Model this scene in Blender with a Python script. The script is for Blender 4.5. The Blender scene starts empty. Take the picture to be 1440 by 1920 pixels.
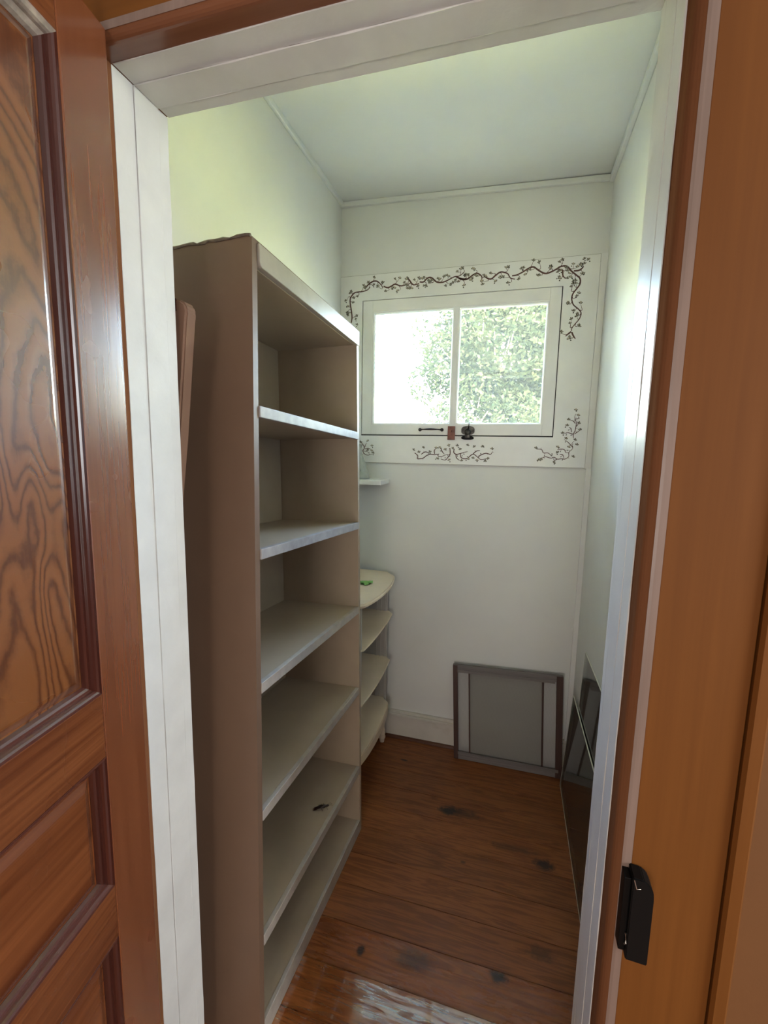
import bpy, bmesh, math, random
from mathutils import Matrix, Vector
sc = bpy.context.scene
COL = sc.collection
random.seed(7)
R = math.radians

# ---------------------------------------------------------------- camera
cam_d = bpy.data.cameras.new('camera')
cam = bpy.data.objects.new('camera', cam_d)
COL.objects.link(cam)
cam.location = (0, 0, 1.5)
cam.rotation_euler = (R(82.25), R(-1.097), R(16.127))
cam_d.sensor_fit = 'AUTO'; cam_d.sensor_width = 36; cam_d.lens = 850/1920*36
cam_d.clip_start = .02
sc.camera = cam

# ---------------------------------------------------------------- world, sun, lamps, exposure
world = bpy.data.worlds.new('sky'); sc.world = world
world.use_nodes = True
wn = world.node_tree.nodes; wl = world.node_tree.links
wn.clear()
sky = wn.new('ShaderNodeTexSky'); sky.sky_type = 'NISHITA'
sky.sun_elevation = R(48); sky.sun_rotation = R(150); sky.sun_disc = False
sky.air_density = 1.3; sky.dust_density = 3.0; sky.ozone_density = 1.0
bg = wn.new('ShaderNodeBackground'); bg.inputs[1].default_value = SKY_STRENGTH = 3.6
wo = wn.new('ShaderNodeOutputWorld')
wl.new(sky.outputs[0], bg.inputs[0]); wl.new(bg.outputs[0], wo.inputs[0])

sun_d = bpy.data.lights.new('sun', 'SUN'); sun_d.energy = 8; sun_d.angle = R(.6); sun_d.color = (1, .94, .84)
sun = bpy.data.objects.new('sun', sun_d); COL.objects.link(sun)
sun.rotation_euler = Vector((-.55, .65, -.9)).to_track_quat('-Z', 'Y').to_euler()

def area(name, loc, aim, size, energy, color):
    d = bpy.data.lights.new(name, 'AREA'); d.shape = 'RECTANGLE'; d.size, d.size_y = size
    d.energy = energy; d.color = color
    o = bpy.data.objects.new(name, d); COL.objects.link(o); o.location = loc
    o.rotation_euler = (Vector(aim)-Vector(loc)).to_track_quat('-Z', 'Y').to_euler()
    return o
# fill lamps added in the unseen hall
area('hall_side_fill', (2.9, -.60, 1.85), (-.6, .25, 1.35), (1.1, 1.4), 29.0, (.93, .98, 1))
area('hall_rear_fill', (-.22, -1.65, 1.20), (-.12, 1.2, 1.1), (.95, .95), 7.6, (1, .93, .87))
# portal: only guides sampling of the sky through the pantry window
pd = bpy.data.lights.new('window_portal', 'AREA'); pd.shape = 'RECTANGLE'; pd.size = .9; pd.size_y = .64
pd.cycles.is_portal = True
po = bpy.data.objects.new('window_portal', pd); COL.objects.link(po); po.location = (-.297, 2.275, 1.888)
po.rotation_euler = (R(-90), 0, 0)

sc.view_settings.view_transform = 'Standard'; sc.view_settings.look = 'None'
sc.view_settings.gamma = 1; sc.view_settings.use_curve_mapping = False
sc.view_settings.exposure = 1.9

# ---------------------------------------------------------------- materials
class NT:
    def __init__(s, name):
        s.m = bpy.data.materials.new(name); s.m.use_nodes = True
        s.t = s.m.node_tree; s.t.nodes.clear()
        s.out = s.t.nodes.new('ShaderNodeOutputMaterial')
        s.tc = s.t.nodes.new('ShaderNodeTexCoord').outputs['Object']
    def n(s, typ, **kw):
        x = s.t.nodes.new(typ)
        for k, v in kw.items():
            if k.startswith('i_'):
                key = k[2:]; key = int(key) if key.isdigit() else key.replace('_', ' ')
                s.set(x.inputs[key], v)
            else: setattr(x, k, v)
        return x
    def set(s, sock, v):
        if isinstance(v, bpy.types.NodeSocket): s.t.links.new(v, sock)
        else: sock.default_value = v
    def mapping(s, scale, loc=(0, 0, 0), rot=(0, 0, 0), src=None):
        return s.n('ShaderNodeMapping', i_Vector=src or s.tc, i_Scale=scale, i_Location=loc, i_Rotation=rot).outputs[0]
    def noise(s, scale, detail=3, rough=.5, dist=0, vec=None):
        return s.n('ShaderNodeTexNoise', i_Vector=vec or s.tc, i_Scale=scale, i_Detail=detail, i_Roughness=rough, i_Distortion=dist).outputs[0]
    def ramp(s, fac, stops):
        r = s.n('ShaderNodeValToRGB', i_Fac=fac); e = r.color_ramp.elements
        while len(e) < len(stops): e.new(.5)
        for el, (p, c) in zip(e, stops):
            el.position = p; el.color = tuple(c)+(1,) if len(c) == 3 else c
        return r.outputs[0]
    def math(s, op, a, b=0.0, c=0.0):
        return s.n('ShaderNodeMath', operation=op, i_0=a, i_1=b, i_2=c).outputs[0]
    def mix(s, fac, a, b, mode='MIX'):
        x = s.n('ShaderNodeMix', data_type='RGBA', blend_type=mode)
        s.set(x.inputs[0], fac); s.set(x.inputs[6], a); s.set(x.inputs[7], b)
        return x.outputs[2]
    def bump(s, h, strength=.3, dist=.001):
        return s.n('ShaderNodeBump', i_Strength=strength, i_Distance=dist, i_Height=h).outputs[0]
    def bsdf(s, color, rough=.5, normal=None, metal=0.0, coat=0.0, spec=.5):
        b = s.n('ShaderNodeBsdfPrincipled')
        s.set(b.inputs['Base Color'], color if isinstance(color, bpy.types.NodeSocket) else tuple(color)+(1,))
        s.set(b.inputs['Roughness'], rough); b.inputs['Metallic'].default_value = metal
        b.inputs['Coat Weight'].default_value = coat; b.inputs['Coat Roughness'].default_value = .17
        b.inputs['Specular IOR Level'].default_value = spec
        if normal: s.t.links.new(normal, b.inputs['Normal'])
        s.t.links.new(b.outputs[0], s.out.inputs[0]); s.b = b
        return s.m
C4 = lambda c: tuple(c)+(1,)

def paint(name, col, rough=.5, var=.06, bump=.25, scale=6, dirt=None, spec=.5):
    k = NT(name)
    a = k.noise(scale, 4, .6)
    c2 = tuple(x*(1-var*2) for x in col)
    c = k.ramp(a, [(.35, c2), (.65, col)])
    if dirt:
        d = k.noise(3.1, 5, .75, .4)
        c = k.mix(k.ramp(d, [(.60, (0, 0, 0)), (.78, (dirt[3],)*3)]), c, C4(dirt[:3]))
    f = k.noise(160, 3, .6)
    g = k.math('ADD', k.math('MULTIPLY', f, .35), k.math('MULTIPLY', k.noise(22, 3), 1.0))
    return k.bsdf(c, rough, k.bump(g, bump, .0015), spec=spec)

def straight_wood(name, dark, light, axis, rough=.3, fine=160, coat=.0, bump=.25, glossvar=True, dirt=0.0, spec=.5):
    """axis: 0 grain along object X, 1 along Y, 2 along Z"""
    k = NT(name)
    s1 = [fine, fine, fine]; s1[axis] = 2.5
    s2 = [9, 9, 9]; s2[axis] = .8
    f = k.noise(1.0, 3, .6, 0, k.mapping(s1))
    g = k.noise(1.0, 4, .6, .6, k.mapping(s2))
    v = k.math('ADD', k.math('MULTIPLY', f, .45), k.math('MULTIPLY', g, .55))
    c = k.ramp(v, [(.36, dark), (.62, light)])
    r = k.math('MULTIPLY_ADD', k.noise(5, 3), .18, rough-.09) if glossvar else rough
    return k.bsdf(c, r, k.bump(v, bump, .0012), coat=coat, spec=spec)

def figured_wood(name, dark, light, rough=.22):
    """cathedral / flame figure running along Z, contours of a stretched noise"""
    k = NT(name)
    w = k.mapping((6.5, 5.0, 2.6))
    base = k.noise(1.0, 1.5, .45, .9, w)
    jag = k.noise(1.0, 3, .6, 0, k.mapping((60, 30, 45)))
    ph = k.math('ADD', k.math('MULTIPLY', base, 120), k.math('MULTIPLY', jag, 4.0))
    band = k.math('MULTIPLY_ADD', k.math('SINE', ph), .5, .5)
    fine = k.noise(1.0, 3, .6, 0, k.mapping((230, 60, 8)))
    v = k.math('ADD', k.math('MULTIPLY', band, .8), k.math('MULTIPLY', fine, .25))
    c = k.ramp(v, [(.10, dark), (.30, tuple(.4*a+.6*b for a, b in zip(dark, light))), (.75, light)])
    r = k.math('MULTIPLY_ADD', k.noise(4, 3), .14, rough-.05)
    return k.bsdf(c, r, k.bump(v, .22, .0012), coat=1.0)

def floor_wood(name, dark, light, rough, knots, off, gloss=0.0):
    k = NT(name)
    m = k.mapping((3.0, 38, 38), loc=off)
    base = k.noise(1.0, 3, .55, .8, m)
    band = k.math('MULTIPLY_ADD', k.math('SINE', k.math('MULTIPLY', base, 30)), .5, .5)
    fine = k.noise(1.0, 3, .7, 0, k.mapping((14, 260, 200), loc=off))
    blot = k.noise(6, 3, .6)
    v = k.math('ADD', k.math('MULTIPLY', band, .35), k.math('ADD', k.math('MULTIPLY', fine, .3), k.math('MULTIPLY', blot, .4)))
    c = k.ramp(v, [(.25, dark), (.75, light)])
    for (x, y, rx, ry, a) in knots:
        d = k.n('ShaderNodeVectorMath', operation='LENGTH',
                i_0=k.mapping((1/rx, 1/ry, 0), loc=(-x/rx, -y/ry, 0))).outputs['Value']
        d = k.math('ADD', d, k.math('MULTIPLY_ADD', k.noise(28, 4, .7, .6), 1.7, -.85))
        fac = k.ramp(d, [(.45, (a, a, a)), (1.05, (0, 0, 0))])
        c = k.mix(fac, c, (.014, .011, .011, 1))
    wear = k.noise(9, 4, .7, .3, k.mapping((.7, 3, 1)))
    r = k.math('MULTIPLY_ADD', wear, .22, rough-.11)
    h = k.math('ADD', k.math('MULTIPLY', v, .8), k.math('MULTIPLY', k.noise(1, 3, .6, 0, k.mapping((25, 70, 1))), .6))
    m_ = k.bsdf(c, r, k.bump(h, .30, .0014), coat=.0, spec=.4)
    if gloss:      # varnish film still whole here, worn through along the grain
        streak = k.noise(1.0, 4, .65, .5, k.mapping((9, 85, 1), loc=off))
        f = k.ramp(streak, [(.42, (.12,)*3), (.53, (1, 1, 1))])
        k.set(k.b.inputs['Coat Weight'], k.math('MULTIPLY', f, gloss)); k.b.inputs['Coat Roughness'].default_value = .04; k.b.inputs['Coat IOR'].default_value = 2.7
        k.set(k.b.inputs['Coat Normal'], k.bump(k.noise(1.0, 3, .5, 0, k.mapping((12, 60, 1))), .12, .001))
    return m_

WHITE = paint('white_wall_paint', (.77, .765, .73), .88, .03, .22, 2.0, None, .0)
CEIL = paint('white_ceiling_paint', (.80, .80, .77), .55, .03, .2, 2.0)
TRIMW = paint('white_gloss_trim', (.63, .62, .59), .33, .05, .35, 8, (.30, .25, .20, .12), .2)
SASHW = paint('white_sash_paint', (.82, .81, .78), .38, .03, .2, 6)
BASEW = paint('white_baseboard_paint', (.66, .62, .55), .35, .05, .25, 6, (.42, .34, .24, .5))
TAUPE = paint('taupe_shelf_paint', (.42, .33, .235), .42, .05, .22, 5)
TAUPE_SHADED = paint('taupe_shaded_paint', (.18, .108, .068), .48, .05, .22, 5)  # taupe darkened and reddened: the side's shade is put into the colour
NOSE = paint('pale_worn_edge_paint', (.42, .385, .37), .4, .10, .4, 30, (.32, .22, .16, .5), .15)
NOSE2 = paint('taupe_edge_paint', (.45, .40, .345), .4, .08, .35, 30)
CREAM = paint('cream_unit_paint', (.84, .70, .53), .42, .05, .22, 5)
UNITG = paint('grey_unit_paint', (.50, .47, .43), .45, .05, .2, 5)
CASE = straight_wood('orange_stained_casing', (.125, .041, .006), (.155, .053, .0085), 2, .6, 90, bump=.12, spec=.2)
CASEH = straight_wood('orange_stained_head_casing', (.150, .052, .008), (.18, .064, .010), 0, .5, 90, bump=.12, spec=.2)
JAMB = straight_wood('brown_stained_jamb', (.15, .062, .028), (.20, .085, .040), 2, .85, 90, bump=.15, spec=.0)
BEAD_HILITE = straight_wood('bead_highlight', (.17, .115, .09), (.26, .18, .145), 2, .4, 60, bump=.3)  # lighter tone paints the highlight along the bead edge
HALLW = paint('brown_hall_wall', (.15, .056, .010), .8, .06, .2, 3)
STILE = straight_wood('red_brown_stile_wood', (.125, .036, .014), (.185, .058, .022), 2, .26, 130, coat=1.0)
STILE.node_tree.nodes['Principled BSDF'].inputs['Coat IOR'].default_value = 1.85
RAIL = straight_wood('red_brown_rail_wood', (.085, .022, .008), (.185, .060, .020), 0, .28, 190, coat=.1, bump=.4)
MOULD = straight_wood('shaded_red_moulding_wood', (.030, .007, .005), (.055, .013, .008), 2, .22, 90, coat=.2)  # recess shade is put into the vertical mouldings' colour
MOULDH = straight_wood('dark_red_rail_moulding_wood', (.060, .019, .013), (.10, .034, .024), 0, .16, 90, coat=1.0)
WORN = paint('grey_worn_moulding', (.34, .27, .22), .4, .25, .6, 45, (.16, .05, .03, .9))
PANEL = figured_wood('flame_figured_panel_wood', (.085, .024, .008), (.19, .066, .020), .26)
PANEL.node_tree.nodes['Principled BSDF'].inputs['Coat IOR'].default_value = 1.85
PANEL2 = straight_wood('lower_panel_wood', (.075, .019, .007), (.18, .056, .018), 0, .26, 60, coat=.15, bump=.35)
SCREENF = straight_wood('weathered_screen_wood', (.11, .095, .088), (.21, .185, .17), 0, .6, 120, bump=.4)
SCREEND = straight_wood('dark_screen_wood', (.045, .020, .014), (.075, .036, .026), 2, .5, 90, bump=.2)
BLACK = NT('black_metal').bsdf((.004, .004, .004), .5, spec=.15)
kk = NT('dark_bronze_metal'); IRON = kk.bsdf(kk.ramp(kk.noise(60, 4), [(.35, (.020, .018, .015)), (.7, (.10, .095, .08))]), .38, kk.bump(kk.noise(120), .4), metal=.55)
kk = NT('copper_brown_wood'); COPPER = kk.bsdf(kk.ramp(kk.noise(50, 4), [(.3, (.13, .035, .02)), (.7, (.26, .085, .05))]), .45)
PULL = NT('black_brown_iron').bsdf((.035, .024, .022), .35, metal=.4)
STEEL = NT('scratched_steel').bsdf((.45, .42, .38), .3, metal=.9)
VINE_M = NT('brown_vine_paint').bsdf((.095, .038, .026), .55)
BUD_M = NT('dark_bud_paint').bsdf((.045, .042, .032), .6)
BUDP_M = NT('pale_bud_paint').bsdf((.42, .37, .27), .6)
BLACKGAP = NT('dark_gap').bsdf((.03, .027, .024), .8)
kk = NT('tan_board_cover'); TAN = kk.bsdf(kk.ramp(kk.noise(9, 3), [(.3, (.16, .085, .052)), (.7, (.20, .108, .066))]), .8, kk.bump(kk.noise(90), .2))
INSECT = NT('dark_brown_shell').bsdf((.020, .008, .006), .3)
GREEN = NT('green_scrap').bsdf((.24, .50, .13), .6)

def glass_mat(name, tint, gloss=.08, dust=(.8, .8, .78), dustf=.0, rough=.02):
    k = NT(name)
    tr = k.n('ShaderNodeBsdfTransparent', i_Color=C4(tint))
    gl = k.n('ShaderNodeBsdfGlossy', i_Color=(1, 1, 1, 1), i_Roughness=rough)
    fr = k.n('ShaderNodeFresnel', i_IOR=1.45)
    m1 = k.n('ShaderNodeMixShader', i_0=fr.outputs[0], i_1=tr.outputs[0], i_2=gl.outputs[0])
    last = m1.outputs[0]
    if dustf:
        du = k.n('ShaderNodeBsdfTranslucent', i_Color=C4(dust)); dd = k.n('ShaderNodeBsdfDiffuse', i_Color=C4(dust))
        m3 = k.n('ShaderNodeMixShader', i_0=.35, i_1=du.outputs[0], i_2=dd.outputs[0])
        fac = k.math('MULTIPLY_ADD', k.noise(14, 5, .7), dustf*.8, dustf*.6)
        m2 = k.n('ShaderNodeMixShader', i_0=fac, i_1=last, i_2=m3.outputs[0]); last = m2.outputs[0]
    k.t.links.new(last, k.out.inputs[0])
    return k.m
PANE = glass_mat('hazy_window_glass', (.97, .98, .97), dustf=.023)
GLASS_D = glass_mat('dusty_leaning_glass', (.92, .94, .90), dust=(.20, .20, .17), dustf=.16)
GLASS_E = NT('glass_edge').bsdf((.75, .76, .66), .3)
VASE = glass_mat('clear_vase_glass', (.96, .97, .95), dust=(.85, .87, .82), dustf=.30)
def mesh_mat(name, col, cover):
    k = NT(name)
    tr = k.n('ShaderNodeBsdfTransparent'); df = k.n('ShaderNodeBsdfDiffuse', i_Color=C4(col))
    w1 = k.math('SINE', k.math('MULTIPLY', k.n('ShaderNodeSeparateXYZ', i_0=k.tc).outputs[0], 2200))
    w2 = k.math('SINE', k.math('MULTIPLY', k.n('ShaderNodeSeparateXYZ', i_0=k.tc).outputs[2], 2200))
    v = k.math('MULTIPLY_ADD', k.math('ADD', w1, w2), .06, cover)
    mx = k.n('ShaderNodeMixShader', i_0=v, i_1=tr.outputs[0], i_2=df.outputs[0])
    k.t.links.new(mx.outputs[0], k.out.inputs[0]); return k.m
MESH1 = mesh_mat('single_insect_mesh', (.72, .70, .68), .45)
MESH2 = mesh_mat('double_insect_mesh', (.45, .43, .39), .66)

# ---------------------------------------------------------------- helpers
def link(o, parent=None):
    COL.objects.link(o)
    if parent: o.parent = parent
    return o
def obj(name, bm, m, parent=None, smooth=False):
    me = bpy.data.meshes.new(name); bm.to_mesh(me); bm.free()
    me.materials.append(m)
    if smooth:
        for p in me.polygons: p.use_smooth = True
    return link(bpy.data.objects.new(name, me), parent)
def tag(o, label, cat, group=None, kind=None):
    if label: o['label'] = label
    if cat: o['category'] = cat
    if group: o['group'] = group
    if kind: o['kind'] = kind
    return o
def thing(name, label, cat, mat=None, kind=None, group=None):
    o = bpy.data.objects.new(name, None); o.empty_display_size = .05; COL.objects.link(o)
    if mat is not None: o.matrix_world = mat
    return tag(o, label, cat, group, kind)
def hexa(bm, c, bevel=0.0):
    """c: 8 corners, bottom 4 counter-clockwise then top 4"""
    t = bmesh.new()
    v = [t.verts.new(p) for p in c]
    for f in ((3, 2, 1, 0), (4, 5, 6, 7), (0, 1, 5, 4), (1, 2, 6, 5), (2, 3, 7, 6), (3, 0, 4, 7)):
        t.faces.new([v[i] for i in f])
    if bevel:
        bmesh.ops.bevel(t, geom=list(t.edges), offset=bevel, segments=2, affect='EDGES', profile=.6)
    bmesh.ops.recalc_face_normals(t, faces=t.faces)
    me = bpy.data.meshes.new('tmp'); t.to_mesh(me); t.free(); bm.from_mesh(me); bpy.data.meshes.remove(me)
    return bm
def bxc(x0, x1, y0, y1, z0, z1):
    return [(x0, y0, z0), (x1, y0, z0), (x1, y1, z0), (x0, y1, z0), (x0, y0, z1), (x1, y0, z1), (x1, y1, z1), (x0, y1, z1)]
def box(name, x0, x1, y0, y1, z0, z1, m, parent=None, bevel=.0015):
    return obj(name, hexa(bmesh.new(), bxc(x0, x1, y0, y1, z0, z1), bevel), m, parent)
def boxes(name, lst, m, parent=None, bevel=.0):
    bm = bmesh.new()
    for b in lst: hexa(bm, bxc(*b), bevel)
    return obj(name, bm, m, parent)
def prism(bm, outline, z0, z1):
    """outline (x,y) extruded along z"""
    a = [bm.verts.new((x, y, z0)) for x, y in outline]; b = [bm.verts.new((x, y, z1)) for x, y in outline]
    n = len(a)
    bm.faces.new(a[::-1]); bm.faces.new(b)
    for i in range(n): bm.faces.new((a[i], a[(i+1) % n], b[(i+1) % n], b[i]))
    bmesh.ops.recalc_face_normals(bm, faces=bm.faces)
    return bm
def lathe(bm, prof, cx, cy, z=0, n=28):
    rings = []
    for r, h in prof:
        rings.append([bm.verts.new((cx+r*math.cos(2*math.pi*i/n), cy+r*math.sin(2*math.pi*i/n), z+h)) for i in range(n)])
    for a, b in zip(rings, rings[1:]):
        for i in range(n): bm.faces.new((a[i], a[(i+1) % n], b[(i+1) % n], b[i]))
    bm.faces.new(rings[0][::-1]); bm.faces.new(rings[-1])
    bmesh.ops.recalc_face_normals(bm, faces=bm.faces)
    return bm
def tube(bm, pts, rad, n=8):
    pts = [Vector(p) for p in pts]; rings = []
    if not isinstance(rad, (list, tuple)): rad = [rad]*len(pts)
    for i, p in enumerate(pts):
        d = (pts[min(i+1, len(pts)-1)]-pts[max(i-1, 0)]).normalized()
        u = d.cross(Vector((0, 0, 1)));
        if u.length < .1: u = d.cross(Vector((1, 0, 0)))
        u.normalize(); w = d.cross(u)
        rings.append([bm.verts.new(p+rad[i]*(math.cos(2*math.pi*k/n)*u+math.sin(2*math.pi*k/n)*w)) for k in range(n)])
    for a, b in zip(rings, rings[1:]):
        for i in range(n): bm.faces.new((a[i], a[(i+1) % n], b[(i+1) % n], b[i]))
    bm.faces.new(rings[0][::-1]); bm.faces.new(rings[-1])
    return bm
VINE = [(1,[(-0.7989,2.1063),(-0.7957,2.1327),(-0.7995,2.1639),(-0.8047,2.1906),(-0.8049,2.2169),(-0.7904,2.2378),(-0.7734,2.2444),(-0.7444,2.2453),(-0.7204,2.2501),(-0.7062,2.2619)]),(1,[(-0.7277,2.2614),(-0.7136,2.2754),(-0.6923,2.2866),(-0.6733,2.286),(-0.659,2.2755),(-0.6421,2.255)]),(1,[(-0.6399,2.2612),(-0.621,2.2534),(-0.6024,2.2584),(-0.584,2.2663),(-0.5607,2.2573),(-0.5378,2.2577),(-0.5106,2.264)]),(1,[(-0.5297,2.2948),(-0.5155,2.2769),(-0.4968,2.2566),(-0.4699,2.2608)]),(1,[(-0.4678,2.2669),(-0.4499,2.2655),(-0.4347,2.2788),(-0.4215,2.2827),(-0.408,2.2767),(-0.3898,2.2608),(-0.3678,2.257),(-0.3504,2.2598),(-0.329,2.2683),(-0.3078,2.2768),(-0.2864,2.2783),(-0.2658,2.2936)]),(1,[(-0.3035,2.2765),(-0.2817,2.2666),(-0.2602,2.2629),(-0.2433,2.2655)]),(1,[(-0.2905,2.2691),(-0.2717,2.2611),(-0.2489,2.2628),(-0.2313,2.2752),(-0.2113,2.2831),(-0.1928,2.2721),(-0.1877,2.2609),(-0.193,2.2497)]),(1,[(-0.1791,2.268),(-0.1584,2.2555),(-0.1451,2.2553),(-0.1301,2.267),(-0.111,2.2791),(-0.0933,2.2767),(-0.0776,2.2691),(-0.0658,2.2511),(-0.046,2.2453)]),(1,[(-0.0598,2.26),(-0.0404,2.2618),(-0.0153,2.2723),(0.0095,2.2858),(0.0284,2.2883),(0.0483,2.2733),(0.0743,2.2586),(0.0949,2.2611),(0.1191,2.2714),(0.1349,2.2804),(0.1553,2.2815),(0.168,2.2734),(0.1812,2.258),(0.2027,2.2398),(0.2157,2.2265),(0.2172,2.2059),(0.2064,2.1882),(0.1934,2.1706),(0.1888,2.1502),(0.1967,2.1248),(0.2162,2.1069),(0.2296,2.0894),(0.2252,2.0667),(0.2084,2.0446),(0.1973,2.0284),(0.1972,2.0179)]),(1,[(0.1961,2.0158),(0.1864,2.0078),(0.1746,1.9978)]),(1,[(0.1983,2.0136),(0.2055,1.9984),(0.2147,1.9853)]),(1,[(0.1892,2.2593),(0.2094,2.2597),(0.2209,2.2668),(0.2263,2.2745)]),(1,[(0.1273,2.2707),(0.1441,2.2652),(0.1476,2.2443),(0.1587,2.2311)]),(2,[(-0.469,1.4905),(-0.4534,1.4781),(-0.4551,1.4632),(-0.4399,1.4636),(-0.427,1.466),(-0.4101,1.479),(-0.3931,1.4857),(-0.3717,1.4841),(-0.359,1.4864),(-0.3523,1.4761),(-0.3374,1.4764),(-0.3167,1.4852),(-0.3,1.4876)]),(2,[(-0.4362,1.4848),(-0.4193,1.4957),(-0.4063,1.4939),(-0.3974,1.4856)]),(2,[(-0.3718,1.4883),(-0.3745,1.5029),(-0.3663,1.5135)]),(2,[(-0.3431,1.5159),(-0.3362,1.4994),(-0.3252,1.4871)]),(2,[(-0.3011,1.5167),(-0.2984,1.5001),(-0.2998,1.4835),(-0.3098,1.4708),(-0.3199,1.4601),(-0.3412,1.4638)]),(2,[(-0.2801,1.5129),(-0.2815,1.4963),(-0.2708,1.4883),(-0.2543,1.4907),(-0.234,1.4973),(-0.2177,1.5017)]),(2,[(-0.2708,1.4883),(-0.2681,1.4717),(-0.253,1.4597)]),(2,[(-0.2502,1.4907),(-0.2453,1.4723),(-0.2204,1.4687),(-0.2007,1.4856),(-0.1887,1.49),(-0.1719,1.478),(-0.1551,1.4662),(-0.1312,1.4708)]),(2,[(-0.1927,1.4899),(-0.1771,1.5045),(-0.1611,1.5068)]),(2,[(-0.1679,1.4802),(-0.1482,1.4908),(-0.1324,1.4952),(-0.1122,1.4915),(-0.1049,1.5038)]),(3,[(0.0873,1.5186),(0.1078,1.5168),(0.1168,1.5021),(0.135,1.5025),(0.1498,1.4922),(0.1577,1.4945)]),(3,[(0.1065,1.472),(0.124,1.4852),(0.1506,1.4795),(0.1624,1.484),(0.177,1.4758),(0.1948,1.4784),(0.2068,1.4765),(0.2219,1.4874),(0.2226,1.5063),(0.237,1.5254),(0.2318,1.5441),(0.2407,1.5567)]),(3,[(0.1598,1.4627),(0.1672,1.4714),(0.177,1.4758)]),(3,[(0.1742,1.518),(0.1919,1.5204),(0.2041,1.5164),(0.2088,1.506),(0.2206,1.5063)]),(3,[(0.1855,1.4971),(0.1976,1.4953),(0.2047,1.4786)]),(3,[(0.2368,1.5275),(0.2262,1.5398),(0.2135,1.5521),(0.199,1.5624)]),(3,[(0.2359,1.5691),(0.2347,1.5856),(0.2413,1.6022),(0.2429,1.6351),(0.2356,1.6557),(0.2384,1.672)]),(3,[(0.2367,1.5856),(0.2268,1.5876),(0.2108,1.5916),(0.1973,1.5874)]),(3,[(0.2386,1.5857),(0.2497,1.594),(0.2608,1.6023)]),(3,[(0.2393,1.631),(0.2308,1.6413),(0.2169,1.6454)]),(3,[(0.2263,1.5938),(0.2232,1.6104),(0.2151,1.6145)]),(3,[(0.2441,1.6187),(0.2529,1.6311)]),(3,[(0.2399,1.6495),(0.2551,1.6536)]),(3,[(-0.7406,1.5354),(-0.7288,1.5225),(-0.7262,1.5051),(-0.7331,1.4962),(-0.7098,1.4923),(-0.7004,1.4859)]),(3,[(-0.7263,1.5072),(-0.7195,1.5226),(-0.7128,1.5358)]),(3,[(-0.7239,1.5051),(-0.7008,1.5077),(-0.6915,1.5035)]),(3,[(-0.7331,1.4962),(-0.7236,1.481),(-0.7049,1.4749),(-0.6819,1.4819)])]
BUDS = [(-0.4759,1.5031),(-0.4285,1.5145),(-0.3663,1.5135),(-0.3494,1.5158),(-0.3057,1.5269),(-0.2661,1.5255),(-0.2189,1.5283),(-0.1861,1.5227),(-0.1498,1.5233),(-0.1074,1.5139),(-0.1231,1.469),(-0.1366,1.4584),(-0.173,1.4596),(-0.2141,1.4647),(-0.2426,1.4566),(-0.301,1.4585),(-0.3582,1.4634),(-0.3934,1.4941),(-0.2884,1.5127),(-0.251,1.5093),(-0.3217,1.508),(-0.4473,1.4931),(-0.1918,1.4694),(0.0831,1.5206),(0.1065,1.472),(0.0986,1.4675),(0.1621,1.4585),(0.1736,1.5264),(0.1771,1.5033),(0.2398,1.4857),(0.2517,1.5381),(0.2048,1.5645),(0.2425,1.5588),(0.1914,1.5873),(0.2068,1.6206),(0.2608,1.6023),(0.211,1.6454),(0.2529,1.6311),(0.2486,1.6638),(0.2373,1.6863),(0.2192,1.5272),(-0.7059,1.5424),(-0.6848,1.5188),(-0.6867,1.4949),(-0.6796,1.4841),(-0.7429,1.5354),(-0.7052,1.4967),(-0.7717,2.0937),(0.2284,2.3006),(0.2445,2.2971),(0.2297,2.2823),(0.1649,2.2297)]
# ================================================================ THE SETTING
FL = math.atan(.05)                       # the old floor falls towards the outside wall
FLOORM = Matrix.Translation((0, 2.159, 0)) @ Matrix.Rotation(-FL, 4, 'X')
def floor_z(y): return .05*(2.159-y)

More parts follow.
